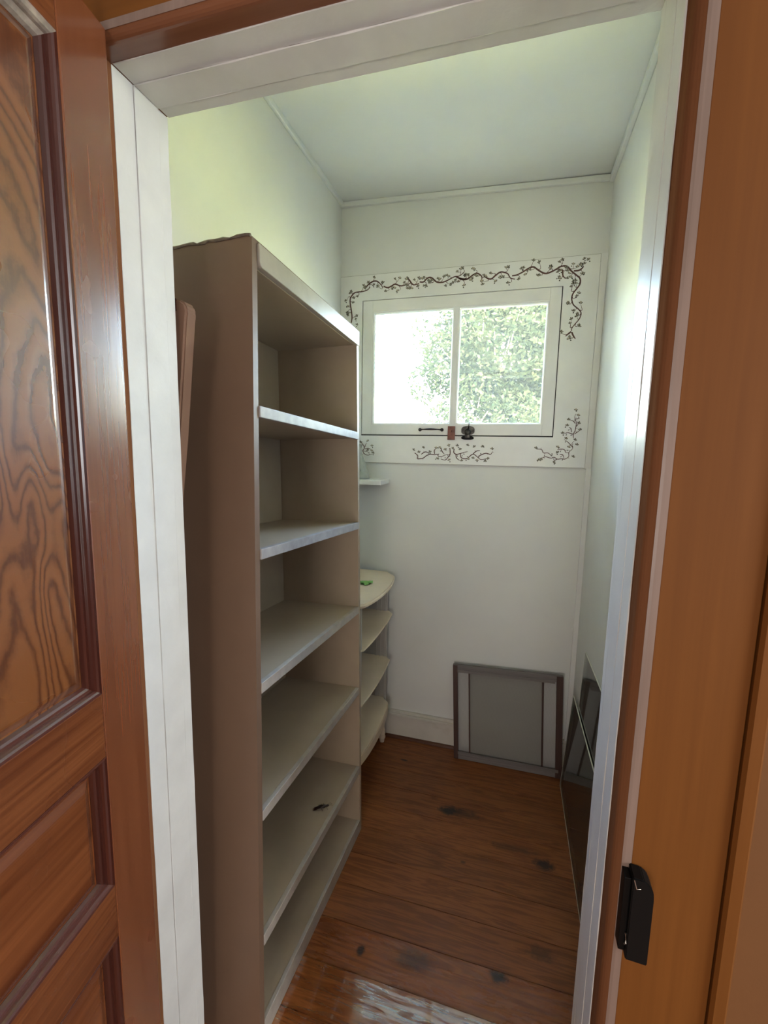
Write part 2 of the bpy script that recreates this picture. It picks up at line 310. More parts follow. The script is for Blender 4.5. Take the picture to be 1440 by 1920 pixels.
floor = thing('floor', 'dark reddish-brown varnished plank floor of the pantry and hall', 'floor', FLOORM, 'structure')
box('subfloor', -1.75, 3.2, -4.1, .10, -.06, -.019, BLACKGAP, floor, 0)
PITCH = .1268
knots = {   # k: (x, y_local, rx, ry, strength)
  3: [(-.183, -.444, .055, .030, .95), (-.14, -.44, .09, .030, .6)],
  2: [(.077, -.204, .045, .030, .95), (.09, -.190, .025, .02, .9)],
  4: [(.179, -.597, .045, .030, .9), (.06, -.56, .10, .022, .45)],
  8: [(.035, -1.03, .032, .022, .95), (-.355, -1.078, .014, .018, .9), (-.195, -1.056, .07, .03, .55)],
  1: [(-.44, -.180, .022, .008, .85)],
  7: [(.15, -.93, .05, .03, .5)],
  9: [(-.09, -1.20, .02, .02, .8)], 5: [(-.10, -.68, .012, .007, .6)],
}
for k in range(0, 26):
    y1 = -k*PITCH-.0014; y0 = -(k+1)*PITCH+.0014
    if k == 0: y1 = .02
    kn = knots.get(k, [])
    kn = [(x, y, rx, ry, a) for (x, y, rx, ry, a) in kn]
    t = random.uniform(.9, 1.1)
    rough = {8: .27, 9: .13, 10: .13}.get(k, .44)
    if k > 13: m = HB
    else: m = floor_wood('floor_board_wood_%d' % k, (.16*t, .047*t, .013*t), (.29*t, .098*t, .027*t), rough,
                   kn, (random.uniform(0, 5), random.uniform(0, 9), 0), {9: 1.0, 10: 1.0, 8: .12}.get(k, 0))
    segs = [(-.856, .318)]
    if k >= 12: segs = [(-1.6, 3.1)]      # out in the hall the boards run on
    if k == 13: HB = m
    tz = {9: (-.0034, .0016), 8: (-.0018, .0012), 10: (-.0034, .0)}.get(k, (random.uniform(-.0016, .0), random.uniform(-.0010, .0010)))
    for (xa, xb) in segs:
        c = [(xa, y0, -.018), (xb, y0, -.018), (xb, y1, -.018), (xa, y1, -.018),
             (xa, y0, tz[0]), (xb, y0, tz[0]), (xb, y1, tz[1]), (xa, y1, tz[1])]
        obj('floor_board', hexa(bmesh.new(), c, .0012), m, floor)

def st(o, label, cat): return tag(o, label, cat, None, 'structure')
XL, XR, YB = -.856, .318, 2.165
ZW = 2.70
st(box('wall_left', XL-.10, XL, .735, YB+.11, -.05, ZW, WHITE, None, 0), 'white painted pantry wall behind the tall bookcase', 'wall')
st(box('wall_right', XR, XR+.10, .735, YB+.11, -.05, ZW, WHITE, None, 0), 'white painted pantry wall where the glass sheets lean', 'wall')
wx0, wx1, wz0, wz1 = -.7445, .1525, 1.5695, 2.2065
st(boxes('wall_back', [(XL-.1, wx0, YB, YB+.11, -.05, ZW), (wx1, XR+.1, YB, YB+.11, -.05, ZW),
     (wx0, wx1, YB, YB+.11, -.05, wz0), (wx0, wx1, YB, YB+.11, wz1, ZW)], WHITE), 'white painted end wall around the small window', 'wall')
DX0, DX1, DZ = -.619, .1497, 2.069       # rough opening of the doorway
st(boxes('wall_front', [(-1.7, DX0-.03, .645, .735, -.05, ZW), (DX1+.03, 3.2, .645, .735, -.05, ZW),
     (DX0-.03, DX1+.03, .645, .735, DZ+.03, ZW)], WHITE), 'white pantry side of the doorway wall', 'wall')
st(boxes('wall_hall_front', [(-1.7, DX0-.03, .603, .645, -.05, ZW), (DX1+.03, 3.2, .603, .645, -.05, ZW),
     (DX0-.03, DX1+.03, .603, .645, DZ+.03, ZW)], HALLW), 'brown hall side of the doorway wall beside the casing', 'wall')
st(box('wall_hall_left', -1.7, -1.6, -1.7, .603, -.05, ZW, HALLW, None, 0), 'brown hall wall out of view on the left', 'wall')
st(box('wall_hall_right', 3.1, 3.2, -1.7, .603, -.05, ZW, HALLW, None, 0), 'brown hall wall out of view on the right', 'wall')
st(box('wall_hall_rear', -1.7, 3.2, -1.8, -1.7, -.05, ZW, HALLW, None, 0), 'brown hall wall behind the viewer', 'wall')
st(box('ceiling_hall', -1.7, 3.2, -1.8, .645, 2.62, 2.70, CEIL, None, 0), 'white hall ceiling above the viewer', 'ceiling')
cb = bmesh.new()
hexa(cb, [(XL-.1, .60, 2.652), (XR+.1, .60, 2.616), (XR+.1, 2.28, 2.616), (XL-.1, 2.28, 2.652),
          (XL-.1, .60, 2.76), (XR+.1, .60, 2.76), (XR+.1, 2.28, 2.76), (XL-.1, 2.28, 2.76)])
st(obj('ceiling', cb, CEIL), 'white painted pantry ceiling', 'ceiling')

# small wooden trims of the room
bbk = thing('baseboard_back', 'tall white moulded baseboard with scuffs along the end wall', 'baseboard', None, 'structure')
box('board', XL, XR, 2.152, YB, .001, .128, BASEW, bbk, .002)
bm = bmesh.new()
for (y0, z0, z1) in ((2.143, .124, .137), (2.152, .137, .151)):
    hexa(bm, bxc(XL, XR, y0, YB, z0, z1), .0018)
obj('cap_moulding', bm, BASEW, bbk)
st(box('baseboard_left', XL, XL+.013, .735, 2.152, .0, .15, BASEW, None, .002), 'white baseboard along the left wall behind the bookcase', 'baseboard')
st(obj('baseboard_right', hexa(bmesh.new(), [(XR-.013, .736, .07), (XR, .736, .07), (XR, 2.152, .0), (XR-.013, 2.152, .0),
    (XR-.013, .736, .22), (XR, .736, .22), (XR, 2.152, .15), (XR-.013, 2.152, .15)], .002), BASEW), 'white baseboard behind the leaning glass sheets', 'baseboard')
bm = bmesh.new()
o = [(0, 0), (-.014, 0), (-.013, .006), (-.009, .011), (-.003, .014), (0, .014)]
a = [bm.verts.new((XL+.02, 2.152+y, z+.0005)) for y, z in o]; b = [bm.verts.new((XR-.014, 2.152+y, z+.0005)) for y, z in o]
bm.faces.new(a); bm.faces.new(b[::-1])
for i in range(len(o)): bm.faces.new((a[i], b[i], b[(i+1) % len(o)], a[(i+1) % len(o)]))
bmesh.ops.recalc_face_normals(bm, faces=bm.faces)
SHOE = straight_wood('dark_shoe_wood', (.07, .022, .009), (.13, .043, .016), 0, .35)
st(obj('trim_1', bm, SHOE), 'thin dark brown shoe moulding at the foot of the white end baseboard', 'trim')
st(box('trim_2', .297, XR, 2.150, YB, .150, 1.438, SASHW, None, .0015), 'narrow white vertical corner strip below the window casing', 'trim')
st(box('trim_3', XR-.017, XR, .735, 2.16, 2.588, 2.612, CEIL, None, .004), 'thin white strip where the right wall meets the ceiling', 'trim')
st(obj('trim_4', hexa(bmesh.new(), [(XL, .735, 2.630), (XL+.014, .735, 2.630), (XL+.014, 2.16, 2.630), (XL, 2.16, 2.630),
    (XL, .735, 2.651), (XL+.014, .735, 2.651), (XL+.014, 2.16, 2.651), (XL, 2.16, 2.651)], .004), CEIL), 'thin white strip where the left wall meets the ceiling', 'trim')
st(obj('trim_5', hexa(bmesh.new(), [(XL, 2.148, 2.628), (XR, 2.148, 2.594), (XR, YB, 2.594), (XL, YB, 2.628),
    (XL, 2.148, 2.650), (XR, 2.148, 2.615), (XR, YB, 2.615), (XL, YB, 2.650)], .004), CEIL), 'thin white strip where the end wall meets the ceiling', 'trim')

# ---------------------------------------------------------------- door frame
fr = thing('door_frame', 'doorway frame: brown stained jamb and casing with white painted stops', 'door frame', None, 'structure')
YF = .583
def jamb_profile(sign, x):    # vertical liner with rounded front arris
    pts = [(x, .734), (x, YF+.0125)]
    for i in range(1, 7):
        a = math.pi/2*i/6
        pts.append((x+sign*.0135*(1-math.cos(a)), YF+.0125*(1-math.sin(a))))
    pts += [(x+sign*.020, YF), (x+sign*.0285, .603), (x+sign*.0285, .734)]
    return pts
pr = jamb_profile(1, DX1); o = obj('jamb', prism(bmesh.new(), pr, .07, DZ+.03), JAMB, fr, False)
pr = jamb_profile(-1, DX0); obj('jamb', prism(bmesh.new(), pr[::-1], .07, DZ+.03), JAMB, fr, False)
# head liner: same profile turned to run along X
bm = bmesh.new(); hp = [(y, DZ+(x-DX1)) for x, y in jamb_profile(1, DX1)]
a = [bm.verts.new((DX0-.0, y, z)) for y, z in hp]; b = [bm.verts.new((DX1+.0, y, z)) for y, z in hp]
bm.faces.new(a); bm.faces.new(b[::-1])
for i in range(len(hp)): bm.faces.new((a[i], b[i], b[(i+1) % len(hp)], a[(i+1) % len(hp)]))
bmesh.ops.recalc_face_normals(bm, faces=bm.faces)
JAMBH = straight_wood('brown_stained_head', (.14, .055, .026), (.19, .075, .036), 0, .22, 90, bump=.15)
obj('head_jamb', bm, JAMBH, fr)
box('casing', DX1+.0205, .271, YF, .6035, .07, DZ+.0202, CASE, fr, .001)
box('casing', -.745, DX0-.0205, YF, .6035, .07, DZ+.0202, CASE, fr, .001)
box('head_casing', -.745, .271, YF, .6035, DZ+.0205, DZ+.115, CASEH, fr, .001)
bm = bmesh.new(); prism(bm, [(.2725, .6035), (.2725, .580), (.276, .576), (.288, .576), (.2915, .580), (.2915, .6035)], .07, DZ+.115)
obj('backband', bm, CASE, fr)
def bead_pts(sign, x):
    o_ = []; i_ = []
    for i in range(5, 8):
        a = math.pi/2*min(i, 6)/6; ex = .0004 if i < 7 else 0
        o_.append((x+sign*.0135*(1-math.cos(a))-sign*.0006, YF+.0125*(1-math.sin(a))-.0006)); i_.append((x+sign*.0135*(1-math.cos(a))+sign*.001, YF+.0125*(1-math.sin(a))+.001))
    o_[-1] = (x+sign*.0205, YF-.0006); i_[-1] = (x+sign*.0205, YF+.002)
    return o_+i_[::-1]
obj('bead', prism(bmesh.new(), bead_pts(1, DX1), .07, DZ+.018), BEAD_HILITE, fr)
obj('bead', prism(bmesh.new(), bead_pts(-1, DX0)[::-1], .07, DZ+.018), BEAD_HILITE, fr)
bm = bmesh.new(); hp = [(y, DZ+(x-DX1)) for x, y in bead_pts(1, DX1)]
a = [bm.verts.new((DX0-.018, y, z)) for y, z in hp]; b = [bm.verts.new((DX1+.018, y, z)) for y, z in hp]
bm.faces.new(a); bm.faces.new(b[::-1])
for i in range(len(hp)): bm.faces.new((a[i], b[i], b[(i+1) % len(hp)], a[(i+1) % len(hp)]))
bmesh.ops.recalc_face_normals(bm, faces=bm.faces); obj('head_bead', bm, BEAD_HILITE, fr)
# white painted door stops, two pieces deep
def wob(bm, amp, seed):
    r = random.Random(seed)
    bmesh.ops.subdivide_edges(bm, edges=[e for e in bm.edges if e.calc_length() > .5], cuts=24)
    for v in bm.verts: v.co += Vector((r.uniform(-amp, amp), r.uniform(-amp, amp)*.5, r.uniform(-amp, amp)))
    return bm
# thin white painted boards lining the depth of the doorway, each a little proud of the last
YA, YB1, YC, YD = .620, .6605, .7125, .735
def lining(tag_, side_, t1, t2, t3, sd):
    for q, (y0, y1, t) in enumerate(((YA, YB1-.0004, t1), (YB1, YC-.0009, t2), (YC, YD, t3))):
        nm = ('outer_lining', 'middle_lining', 'inner_lining')[q]
        if side_ == 'L': c = bxc(DX0, DX0+t, y0, y1, .078, DZ-.0005)
        elif side_ == 'R': c = bxc(DX1-t, DX1, y0, y1, .078, DZ-.0005)
        else: c = bxc(DX0+.0035, DX1-.0014, y0, y1, DZ-t, DZ)
        obj(nm, wob(hexa(bmesh.new(), c, .0009), .0005, sd+q), TRIMW, fr)
lining('l', 'L', .0010, .0028, .0012, 3); lining('r', 'R', .0015, .0020, .0015, 13); lining('h', 'H', .0010, .0028, .0012, 23)
# latch keeper on the casing
kp = bmesh.new()
out = [(.1675, .868), (.1675, .985), (.180, .984), (.187, .979), (.1915, .970), (.1925, .960), (.1925, .867)]
aa = [kp.verts.new((x, .560, z)) for x, z in out]; bb_ = [kp.verts.new((x, YF+.0, z)) for x, z in out]
kp.faces.new(aa); kp.faces.new(bb_[::-1])
for i in range(len(out)): kp.faces.new((aa[i], bb_[i], bb_[(i+1) % len(out)], aa[(i+1) % len(out)]))
bmesh.ops.recalc_face_normals(kp, faces=kp.faces)
bmesh.ops.bevel(kp, geom=list(kp.edges), offset=.0012, segments=2, affect='EDGES')
ko = obj('latch_keeper', kp, BLACK, fr); ko['label'] = 'black box keeper of the door latch'
box('keeper_lip', .1600, .1675, .566, YF+.010, .874, .978, BLACK, ko, .001)
bm = bmesh.new(); tube(bm, [(.1685, .5585, .9835), (.1720, .5585, .972), (.1765, .5585, .9735)], .0006, 6)
tube(bm, [(.1665, .564, .902), (.1672, .562, .890), (.1668, .566, .884)], .0012, 6)
obj('worn_edge', bm, STEEL, ko)

# ---------------------------------------------------------------- the panelled door, opened towards the hall
DA = R(9)
d_ = Vector((math.sin(DA), -math.cos(DA), 0)); n_ = Vector((math.cos(DA), math.sin(DA), 0))
DM = Matrix.Translation((-.580, .575, 1.5)) @ Matrix(((d_.x, -n_.x, 0, 0), (d_.y, -n_.y, 0, 0), (0, 0, 1, 0), (0, 0, 0, 1)))
# local: X = distance from the hinge edge, Y = into the leaf (visible face at 0), Z = height - 1.5
dr = thing('door_1', 'open red-brown varnished panelled wooden door on the left', 'door', DM, 'structure')
W, TH, ZB, ZT = .72, .035, -1.370, .572
box('stile', 0, .088, 0, TH, ZB, ZT, STILE, dr, .002)
box('stile', W-.088, W, 0, TH, ZB, ZT, STILE, dr, .002)
rails = [(.498, ZT), (-.464, -.364), (-.776, -.682), (-1.130, -1.040), (ZB, -1.24)]
rails = [(.498, ZT), (-.464, -.364), (-.776, -.684), (ZB, -1.19)]
for z0, z1 in rails: box('rail', .0885, W-.0885, 0.0004, TH, z0, z1, RAIL, dr, .0012)
op = [(-.364, .498), (-.684, -.464), (-1.19, -.776)]
for i, (z0, z1) in enumerate(op):
    x0, x1 = .088, W-.088
    # raised field panel with sloping margins
    bm = bmesh.new(); q = []
    for (e, y) in ((0.0, .016), (.022, .0155), (.034, .0095), (.037, .009)):
        q.append([bm.verts.new(p) for p in ((x0+e, y, z0+e), (x1-e, y, z0+e), (x1-e, y, z1-e), (x0+e, y, z1-e))])
    for a, b in zip(q, q[1:]):
        for j in range(4): bm.faces.new((a[j], a[(j+1) % 4], b[(j+1) % 4], b[j]))
    bm.faces.new(q[-1]); bmesh.ops.recalc_face_normals(bm, faces=bm.faces)
    pnl = obj('panel', bm, PANEL if i == 0 else PANEL2, dr)
    if pnl.data.polygons[-1].normal.y > 0:
        pnl.data.flip_normals()
    # stuck mouldings: ovolo + fillet on each side
    def mould(name, ax, at, lo, hi, sgn, m):
        prof = [(0, .0005), (.004, .0008), (.0065, .0025), (.0085, .0055), (.0095, .0090), (.0135, .0092), (.0165, .0110), (.0195, .0150), (.0195, .0175), (0, .0175)]
        bm = bmesh.new(); A = []; B = []
        for (u, y) in prof:
            mi = max(0, u)          # mitred ends
            if ax == 2: A.append(bm.verts.new((at+sgn*u, y, lo+mi))); B.append(bm.verts.new((at+sgn*u, y, hi-mi)))
            else: A.append(bm.verts.new((lo+mi, y, at+sgn*u))); B.append(bm.verts.new((hi-mi, y, at+sgn*u)))
        n = len(A); bm.faces.new(A); bm.faces.new(B[::-1])
        for j in range(n): bm.faces.new((A[j], B[j], B[(j+1) % n], A[(j+1) % n]))
        bmesh.ops.recalc_face_normals(bm, faces=bm.faces)
        return obj(name, bm, m, dr)
    mould('moulding', 2, x0, z0, z1, 1, MOULD); mould('moulding', 2, x1, z0, z1, -1, MOULD)
    mould('moulding', 0, z0, x0, x1, 1, MOULDH)
    t = mould('moulding', 0, z1, x0, x1, -1, WORN if i == 0 else MOULDH)
    if i == 0: t['label'] = 'grey worn top moulding'

# ---------------------------------------------------------------- window
win = thing('window_1', 'small white two-pane hinged window framed by painted vines', 'window', None, 'structure')
yc = 2.154
cas = boxes('casing_board', [(XL+.001, -.7425, yc, YB, 1.448, 2.318), (.1525, .2905, yc, YB, 1.439, 2.318),
      (-.7425, .1525, yc, YB, 2.2030, 2.318), (-.7425, .1525, yc, YB, 1.440, 1.5712)], SASHW, win, 0)
box('casing_strip', .2915, .3175, yc+.001, YB, 1.436, 2.320, SASHW, win, .001)
boxes('shadow_gap', [(.1486, .1524, yc+.003, YB, 1.572, 2.2025), (-.7425, .1524, yc+.003, YB, 1.5713, 1.5765)], BLACKGAP, win)
SHADOW_LINE = NT('casing_shadow_line').bsdf((.30, .28, .23), .8)  # dark strips paint the shadow line round the casing edge
boxes('casing_shadow_line', [(XL+.002, .2905, yc-.0004, yc+.002, 2.3172, 2.3182), (XL+.002, .2905, yc-.0004, yc+.002, 1.4385, 1.4402), (.2900, .2908, yc-.0004, yc+.002, 2.285, 2.318), (.2895, .3170, yc-.0003, yc+.002, 1.4355, 1.4370)], SHADOW_LINE, win)
# sash: stiles, rails, muntin
sy0, sy1 = yc+.0005, YB+.022
box('sash_stile', -.7395, -.6905, sy0, sy1, 1.5768, 2.2005, SASHW, win, .001)
box('sash_stile', .1035, .1485, sy0, sy1, 1.5768, 2.2005, SASHW, win, .001)
box('sash_rail', -.6903, .1033, sy0, sy1, 2.149, 2.2005, SASHW, win, .001)
box('sash_rail', -.6903, .1033, sy0, sy1, 1.5768, 1.622, SASHW, win, .001)
box('muntin', -.3015, -.2855, sy0, sy1, 1.6222, 2.1488, SASHW, win, .001)
def ring(x0, x1, z0, z1, wdt, ya, yb_, name):
    bm = bmesh.new(); q = []
    for e, y in ((0, ya), (wdt*.45, ya), (wdt*.7, ya+.003), (wdt, yb_), (wdt, yb_+.004), (0, yb_+.004)):
        q.append([bm.verts.new(p) for p in ((x0+e, y, z0+e), (x1-e, y, z0+e), (x1-e, y, z1-e), (x0+e, y, z1-e))])
    for a, b in zip(q, q[1:]+q[:1]):
        for j in range(4): bm.faces.new((a[j], a[(j+1) % 4], b[(j+1) % 4], b[j]))
    bmesh.ops.recalc_face_normals(bm, faces=bm.faces)
    return obj(name, bm, SASHW, win)
for (x0, x1) in ((-.6903, -.3017), (-.2853, .1033)):
    ring(x0, x1, 1.6222, 2.1488, .0115, sy0+.003, sy0+.012, 'glazing_bead')
    box('pane', x0+.006, x1-.006, sy0+.0165, sy0+.0195, 1.628, 2.143, PANE, win, 0)
boxes('sash_light_block', [(-.78, -.715, YB+.026, YB+.04, 1.54, 2.24), (.125, .185, YB+.026, YB+.04, 1.54, 2.24), (-.715, .125, YB+.026, YB+.04, 1.54, 1.600), (-.715, .125, YB+.026, YB+.04, 2.172, 2.24)], BLACKGAP, win)  # unseen dark frame added to block light leaking past the sash
# painted vine decoration: flat strokes of paint lying on the casing
def stroke(bm, pts, w0, w1, y):
    P = [Vector((a, b)) for a, b in pts]
    # smooth with Catmull-Rom
    S = []
    for i in range(len(P)-1):
        p0, p1, p2, p3 = P[max(i-1, 0)], P[i], P[i+1], P[min(i+2, len(P)-1)]
        for t in (0, .25, .5, .75):
            S.append(.5*((2*p1)+(p2-p0)*t+(2*p0-5*p1+4*p2-p3)*t*t+(3*p1-p0-3*p2+p3)*t*t*t))
    S.append(P[-1]); n = len(S); L_ = []
    for i, p in enumerate(S):
        d = (S[min(i+1, n-1)]-S[max(i-1, 0)])
        d = d.normalized() if d.length > 1e-9 else Vector((1, 0))
        k = Vector((-d.y, d.x)); f = i/(n-1)
        w = (w0+(w1-w0)*f)*(.62+.38*math.sin(math.pi*min(1, .15+f*.9)))
        L_.append((bm.verts.new((p.x+k.x*w, y, p.y+k.y*w)), bm.verts.new((p.x-k.x*w, y, p.y-k.y*w))))
    for (a, b), (c, d) in zip(L_, L_[1:]): bm.faces.new((a, b, d, c))
    return S
def blob(bm, x, z, ang, l, w, y):
    c, s = math.cos(ang), math.sin(ang)
    vs = [bm.verts.new((x+c*a-s*b, y, z+s*a+c*b)) for a, b in ((0, 0), (l*.35, w), (l*.8, w*.7), (l, 0), (l*.75, -w*.7), (l*.3, -w))]
    bm.faces.new(vs)
rv = random.Random(11)
vbm = bmesh.new(); bbm = bmesh.new(); pbm = bmesh.new()
Y1, Y2, Y3 = yc-.0006, yc-.0009, yc-.0011
def bud(x, z, s=1.0):
    s *= 1.2
    a0 = rv.uniform(.9, 2.2)
    blob(pbm, x, z, a0, .0085*s, .0042*s, Y3)
    for da in (-.95, .95): blob(bbm, x, z, a0+da, .0085*s, .0022*s, Y2)
    if rv.random() < .7: blob(bbm, x, z, a0+rv.uniform(-.2, .2), .010*s, .0016*s, Y2-.0004)
    if rv.random() < .5: blob(bbm, x+rv.uniform(-.006, .006), z-.003, rv.uniform(0, 6.2), .006*s, .0022*s, Y2)
for kind, pts in VINE:
    w = {1: (.0036, .0029), 2: (.0024, .0019), 3: (.0018, .0013)}[kind]
    S = stroke(vbm, pts, w[0], w[1], Y1)
    if kind == 1:
        acc = 0; side = 1
        for i in range(1, len(S)-1):
            acc += (S[i]-S[i-1]).length
            if acc > .016:
                acc = rv.uniform(-.006, .004); side = -side if rv.random() < .8 else side
                d = (S[i+1]-S[i-1]).normalized(); k = Vector((-d.y, d.x))*side
                ln = rv.uniform(.016, .032); e = S[i]+k*ln*.8+d*ln*rv.uniform(.1, .7)*rv.choice((-1, 1, 1))
                mid = S[i]+k*ln*.3+d*ln*.35+Vector((rv.uniform(-.003, .003), rv.uniform(-.003, .003)))
                stroke(vbm, [tuple(S[i]), tuple(mid), tuple(e)], .0013, .0008, Y1-.0002)
                bud(e.x, e.y)
                if rv.random() < .6:
                    e2 = mid+k*ln*.35-d*ln*.4
                    stroke(vbm, [tuple(mid), tuple((mid+e2)*.5+Vector((.002, 0))), tuple(e2)], .0009, .0006, Y1-.0002)
                    bud(e2.x, e2.y, .85)
    else:
        for i in range(3, len(S)-1, 6):
            d = (S[i+1]-S[i-1]).normalized(); k = Vector((-d.y, d.x))*rv.choice((-1, 1))
            e = S[i]+k*.008; stroke(vbm, [tuple(S[i]), tuple(S[i]+k*.004+d*.002), tuple(e)], .0008, .0005, Y1-.0002)
            if rv.random() < .5: blob(bbm, e.x, e.y, rv.uniform(0, 6), .006, .002, Y2)
for x, z in BUDS: bud(x, z, .95)
vn = obj('painted_vine', vbm, VINE_M, cas); bmo = obj('painted_buds', bbm, BUD_M, cas); obj('painted_blossoms', pbm, BUDP_M, cas)
for o_ in cas.children: o_['kind'] = 'stuff'
# pull handle
bm = bmesh.new()
xs = [-.445, -.440, -.425, -.410, -.393, -.376, -.361, -.346, -.341]
zs = [1.6005, 1.6005, 1.6015, 1.602, 1.6025, 1.602, 1.6015, 1.6005, 1.6005]
ys = [yc-.006, yc-.014, yc-.020, yc-.022, yc-.023, yc-.022, yc-.020, yc-.014, yc-.006]
tube(bm, list(zip(xs, ys, zs)), [.004, .003, .0028, .0042, .0052, .0042, .0028, .003, .004], 10)
for x in (-.4455, -.3410):
    t = bmesh.new(); bmesh.ops.create_uvsphere(t, u_segments=14, v_segments=8, radius=.0085)
    bmesh.ops.scale(t, vec=(1, .5, .95), verts=t.verts); bmesh.ops.translate(t, vec=(x, yc-.003, 1.6005), verts=t.verts)
    me = bpy.data.meshes.new('t'); t.to_mesh(me); t.free(); bm.from_mesh(me); bpy.data.meshes.remove(me)
h = obj('pull_handle', bm, PULL, win, True); h['label'] = 'small black bow handle'
# red-brown turn button
bt = box('turn_button', -.3130, -.2790, yc-.010, yc+.0, 1.5540, 1.6175, COPPER, win, .002); bt['label'] = 'red-brown wooden turn button'
bm = bmesh.new(); t = bmesh.ops.create_uvsphere(bm, u_segments=12, v_segments=6, radius=.0045)
bmesh.ops.translate(bm, vec=(-.296, yc-.0105, 1.594), verts=bm.verts); obj('screw', bm, COPPER, bt, True)
# sash catch
bm = bmesh.new()
out = [(-.030, .000), (-.030, .018), (-.024, .026), (-.012, .030), (0, .032), (.012, .030), (.024, .026), (.030, .018), (.030, .000), (.020, -.008), (-.020, -.008)]
cx, cz = -.220, 1.588
A = [bm.verts.new((cx+x, yc-.008, cz+z)) for x, z in out]; B = [bm.verts.new((cx+x, yc, cz+z)) for x, z in out]
bm.faces.new(A); bm.faces.new(B[::-1])
for j in range(len(out)): bm.faces.new((A[j], B[j], B[(j+1) % len(out)], A[(j+1) % len(out)]))
bmesh.ops.recalc_face_normals(bm, faces=bm.faces); bmesh.ops.bevel(bm, geom=list(bm.edges), offset=.0015, segments=2, affect='EDGES')
ct = obj('window_catch', bm, IRON, win); ct['label'] = 'dark bronze swivelling catch'
bm = bmesh.new()
tube(bm, [(cx, yc-.007, cz+.002), (cx, yc-.014, cz+.004), (cx, yc-.019, cz+.006), (cx, yc-.022, cz+.006)], [.015, .015, .012, .006], 14)
hexa(bm, bxc(cx-.013, cx+.012, yc-.018, yc-.004, cz-.026, cz+.004), .003)
obj('catch_body', bm, IRON, ct, True)
bm = bmesh.new(); out = [(-.028, -.006), (-.030, 0), (-.024, .005), (.022, .005), (.029, 0), (.027, -.007), (.015, -.010), (-.015, -.010)]
A = [bm.verts.new((cx+x, yc-.009, 1.566+z)) for x, z in out]; B = [bm.verts.new((cx+x, yc, 1.566+z)) for x, z in out]
bm.faces.new(A); bm.faces.new(B[::-1])
for j in range(len(out)): bm.faces.new((A[j], B[j], B[(j+1) % len(out)], A[(j+1) % len(out)]))
bmesh.ops.recalc_face_normals(bm, faces=bm.faces); bmesh.ops.bevel(bm, geom=list(bm.edges), offset=.0012, segments=2, affect='EDGES')
obj('catch_keeper', bm, BLACK, ct)
bm = bmesh.new(); tube(bm, [(cx+.002, yc-.020, cz+.014), (cx+.005, yc-.022, cz+.034), (cx+.009, yc-.024, cz+.050)], [.0028, .0020, .0009], 8)
obj('lever', bm, IRON, ct, True)

# ================================================================ BOOKCASE
BM = Matrix(((.99953, .01656, -.02574, -.500), (-.01526, .99863, .05004, 1.511), (.02653, -.04962, .99842, .0324), (0, 0, 0, 1)))
bk = thing('bookcase', 'tall taupe painted wooden bookcase with open shelves against the left wall', 'bookcase', BM)
Hb = 1.876; DEP = -.315
def yn(z): return -.715+.013*z/Hb        # outer near side
def yf(z): return -.054*(z/Hb)**1.15     # outer far side
def sag(x): return -.0265*(-x)*0
def side(name, f, t, m):
    bm = bmesh.new(); N = 8
    for i in range(N):
        z0, z1 = Hb*i/N, Hb*(i+1)/N
        e0 = .0265*.315 if i == 0 else 0
        a0, a1 = sorted((f(z0), f(z0)+t)); b0, b1 = sorted((f(z1), f(z1)+t))
        hexa(bm, [(DEP, a0, z0+e0), (0, a0, z0), (0, a1, z0), (DEP, a1, z0+e0), (DEP, b0, z1), (0, b0, z1), (0, b1, z1), (DEP, b1, z1)])
    bmesh.ops.remove_doubles(bm, verts=bm.verts, dist=1e-5)
    kill = [fc for fc in bm.faces if abs(fc.normal.z) > .9 and .01 < fc.calc_center_median().z < Hb-.01]
    bmesh.ops.delete(bm, geom=kill, context='FACES')
    return obj(name, bm, m, bk)
side('side_panel', yn, .019, TAUPE_SHADED)
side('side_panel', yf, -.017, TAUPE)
def span(z): return yn(z)+.0195, yf(z)-.0175
bm = bmesh.new()
hexa(bm, [(-.315, yn(0)+.0195, .012), (-.305, yn(0)+.0195, .012), (-.305, yf(0)-.0175, .012), (-.315, yf(0)-.0175, .012),
          (-.315, yn(Hb)+.0195, Hb-.045), (-.305, yn(Hb)+.0195, Hb-.045), (-.305, yf(Hb)-.0175, Hb-.045), (-.315, yf(Hb)-.0175, Hb-.045)])
obj('back_panel', bm, TAUPE, bk)
a, b = span(1.85)
box('top_board', -.315, -.004, a-.019, b+.017, Hb, Hb+.006, TAUPE_SHADED, bk, .001)
box('underside_board', -.304, -.012, a, b, 1.825, 1.843, TAUPE, bk, .001)
bm = bmesh.new()    # fascia with a rounded lower near corner
out = [(a+.004, 1.8735), (a+.004, 1.836), (a+.008, 1.829), (a+.014, 1.826), (b+.0160, 1.825), (b+.0160, 1.8735)]
A = [bm.verts.new((0.004, y, z)) for y, z in out]; B = [bm.verts.new((-.012, y, z)) for y, z in out]
bm.faces.new(A); bm.faces.new(B[::-1])
for j in range(len(out)): bm.faces.new((A[j], B[j], B[(j+1) % len(out)], A[(j+1) % len(out)]))
bmesh.ops.recalc_face_normals(bm, faces=bm.faces); bmesh.ops.bevel(bm, geom=list(bm.edges), offset=.001, segments=1, affect='EDGES')
FASC = paint('pale_taupe_fascia_paint', (.47, .42, .355), .3, .06, .3, 12)
obj('top_fascia', bm, FASC, bk)
rr = random.Random(5)   # crust of chipped paint along the near top edge
bm = bmesh.new(); pts = []; x = -.315
while x < -.002:
    pts.append((x, yn(Hb)-.0005, Hb+.004+rr.uniform(-.0015, .0025))); x += rr.uniform(.008, .02)
tube(bm, pts, [rr.uniform(.0020, .0042) for _ in pts], 6)
tp = obj('chipped_edge', bm, BLACKGAP, bk)
tp.data.materials[0] = paint('dark_chipped_paint', (.20, .15, .11), .6, .3, .5, 60)
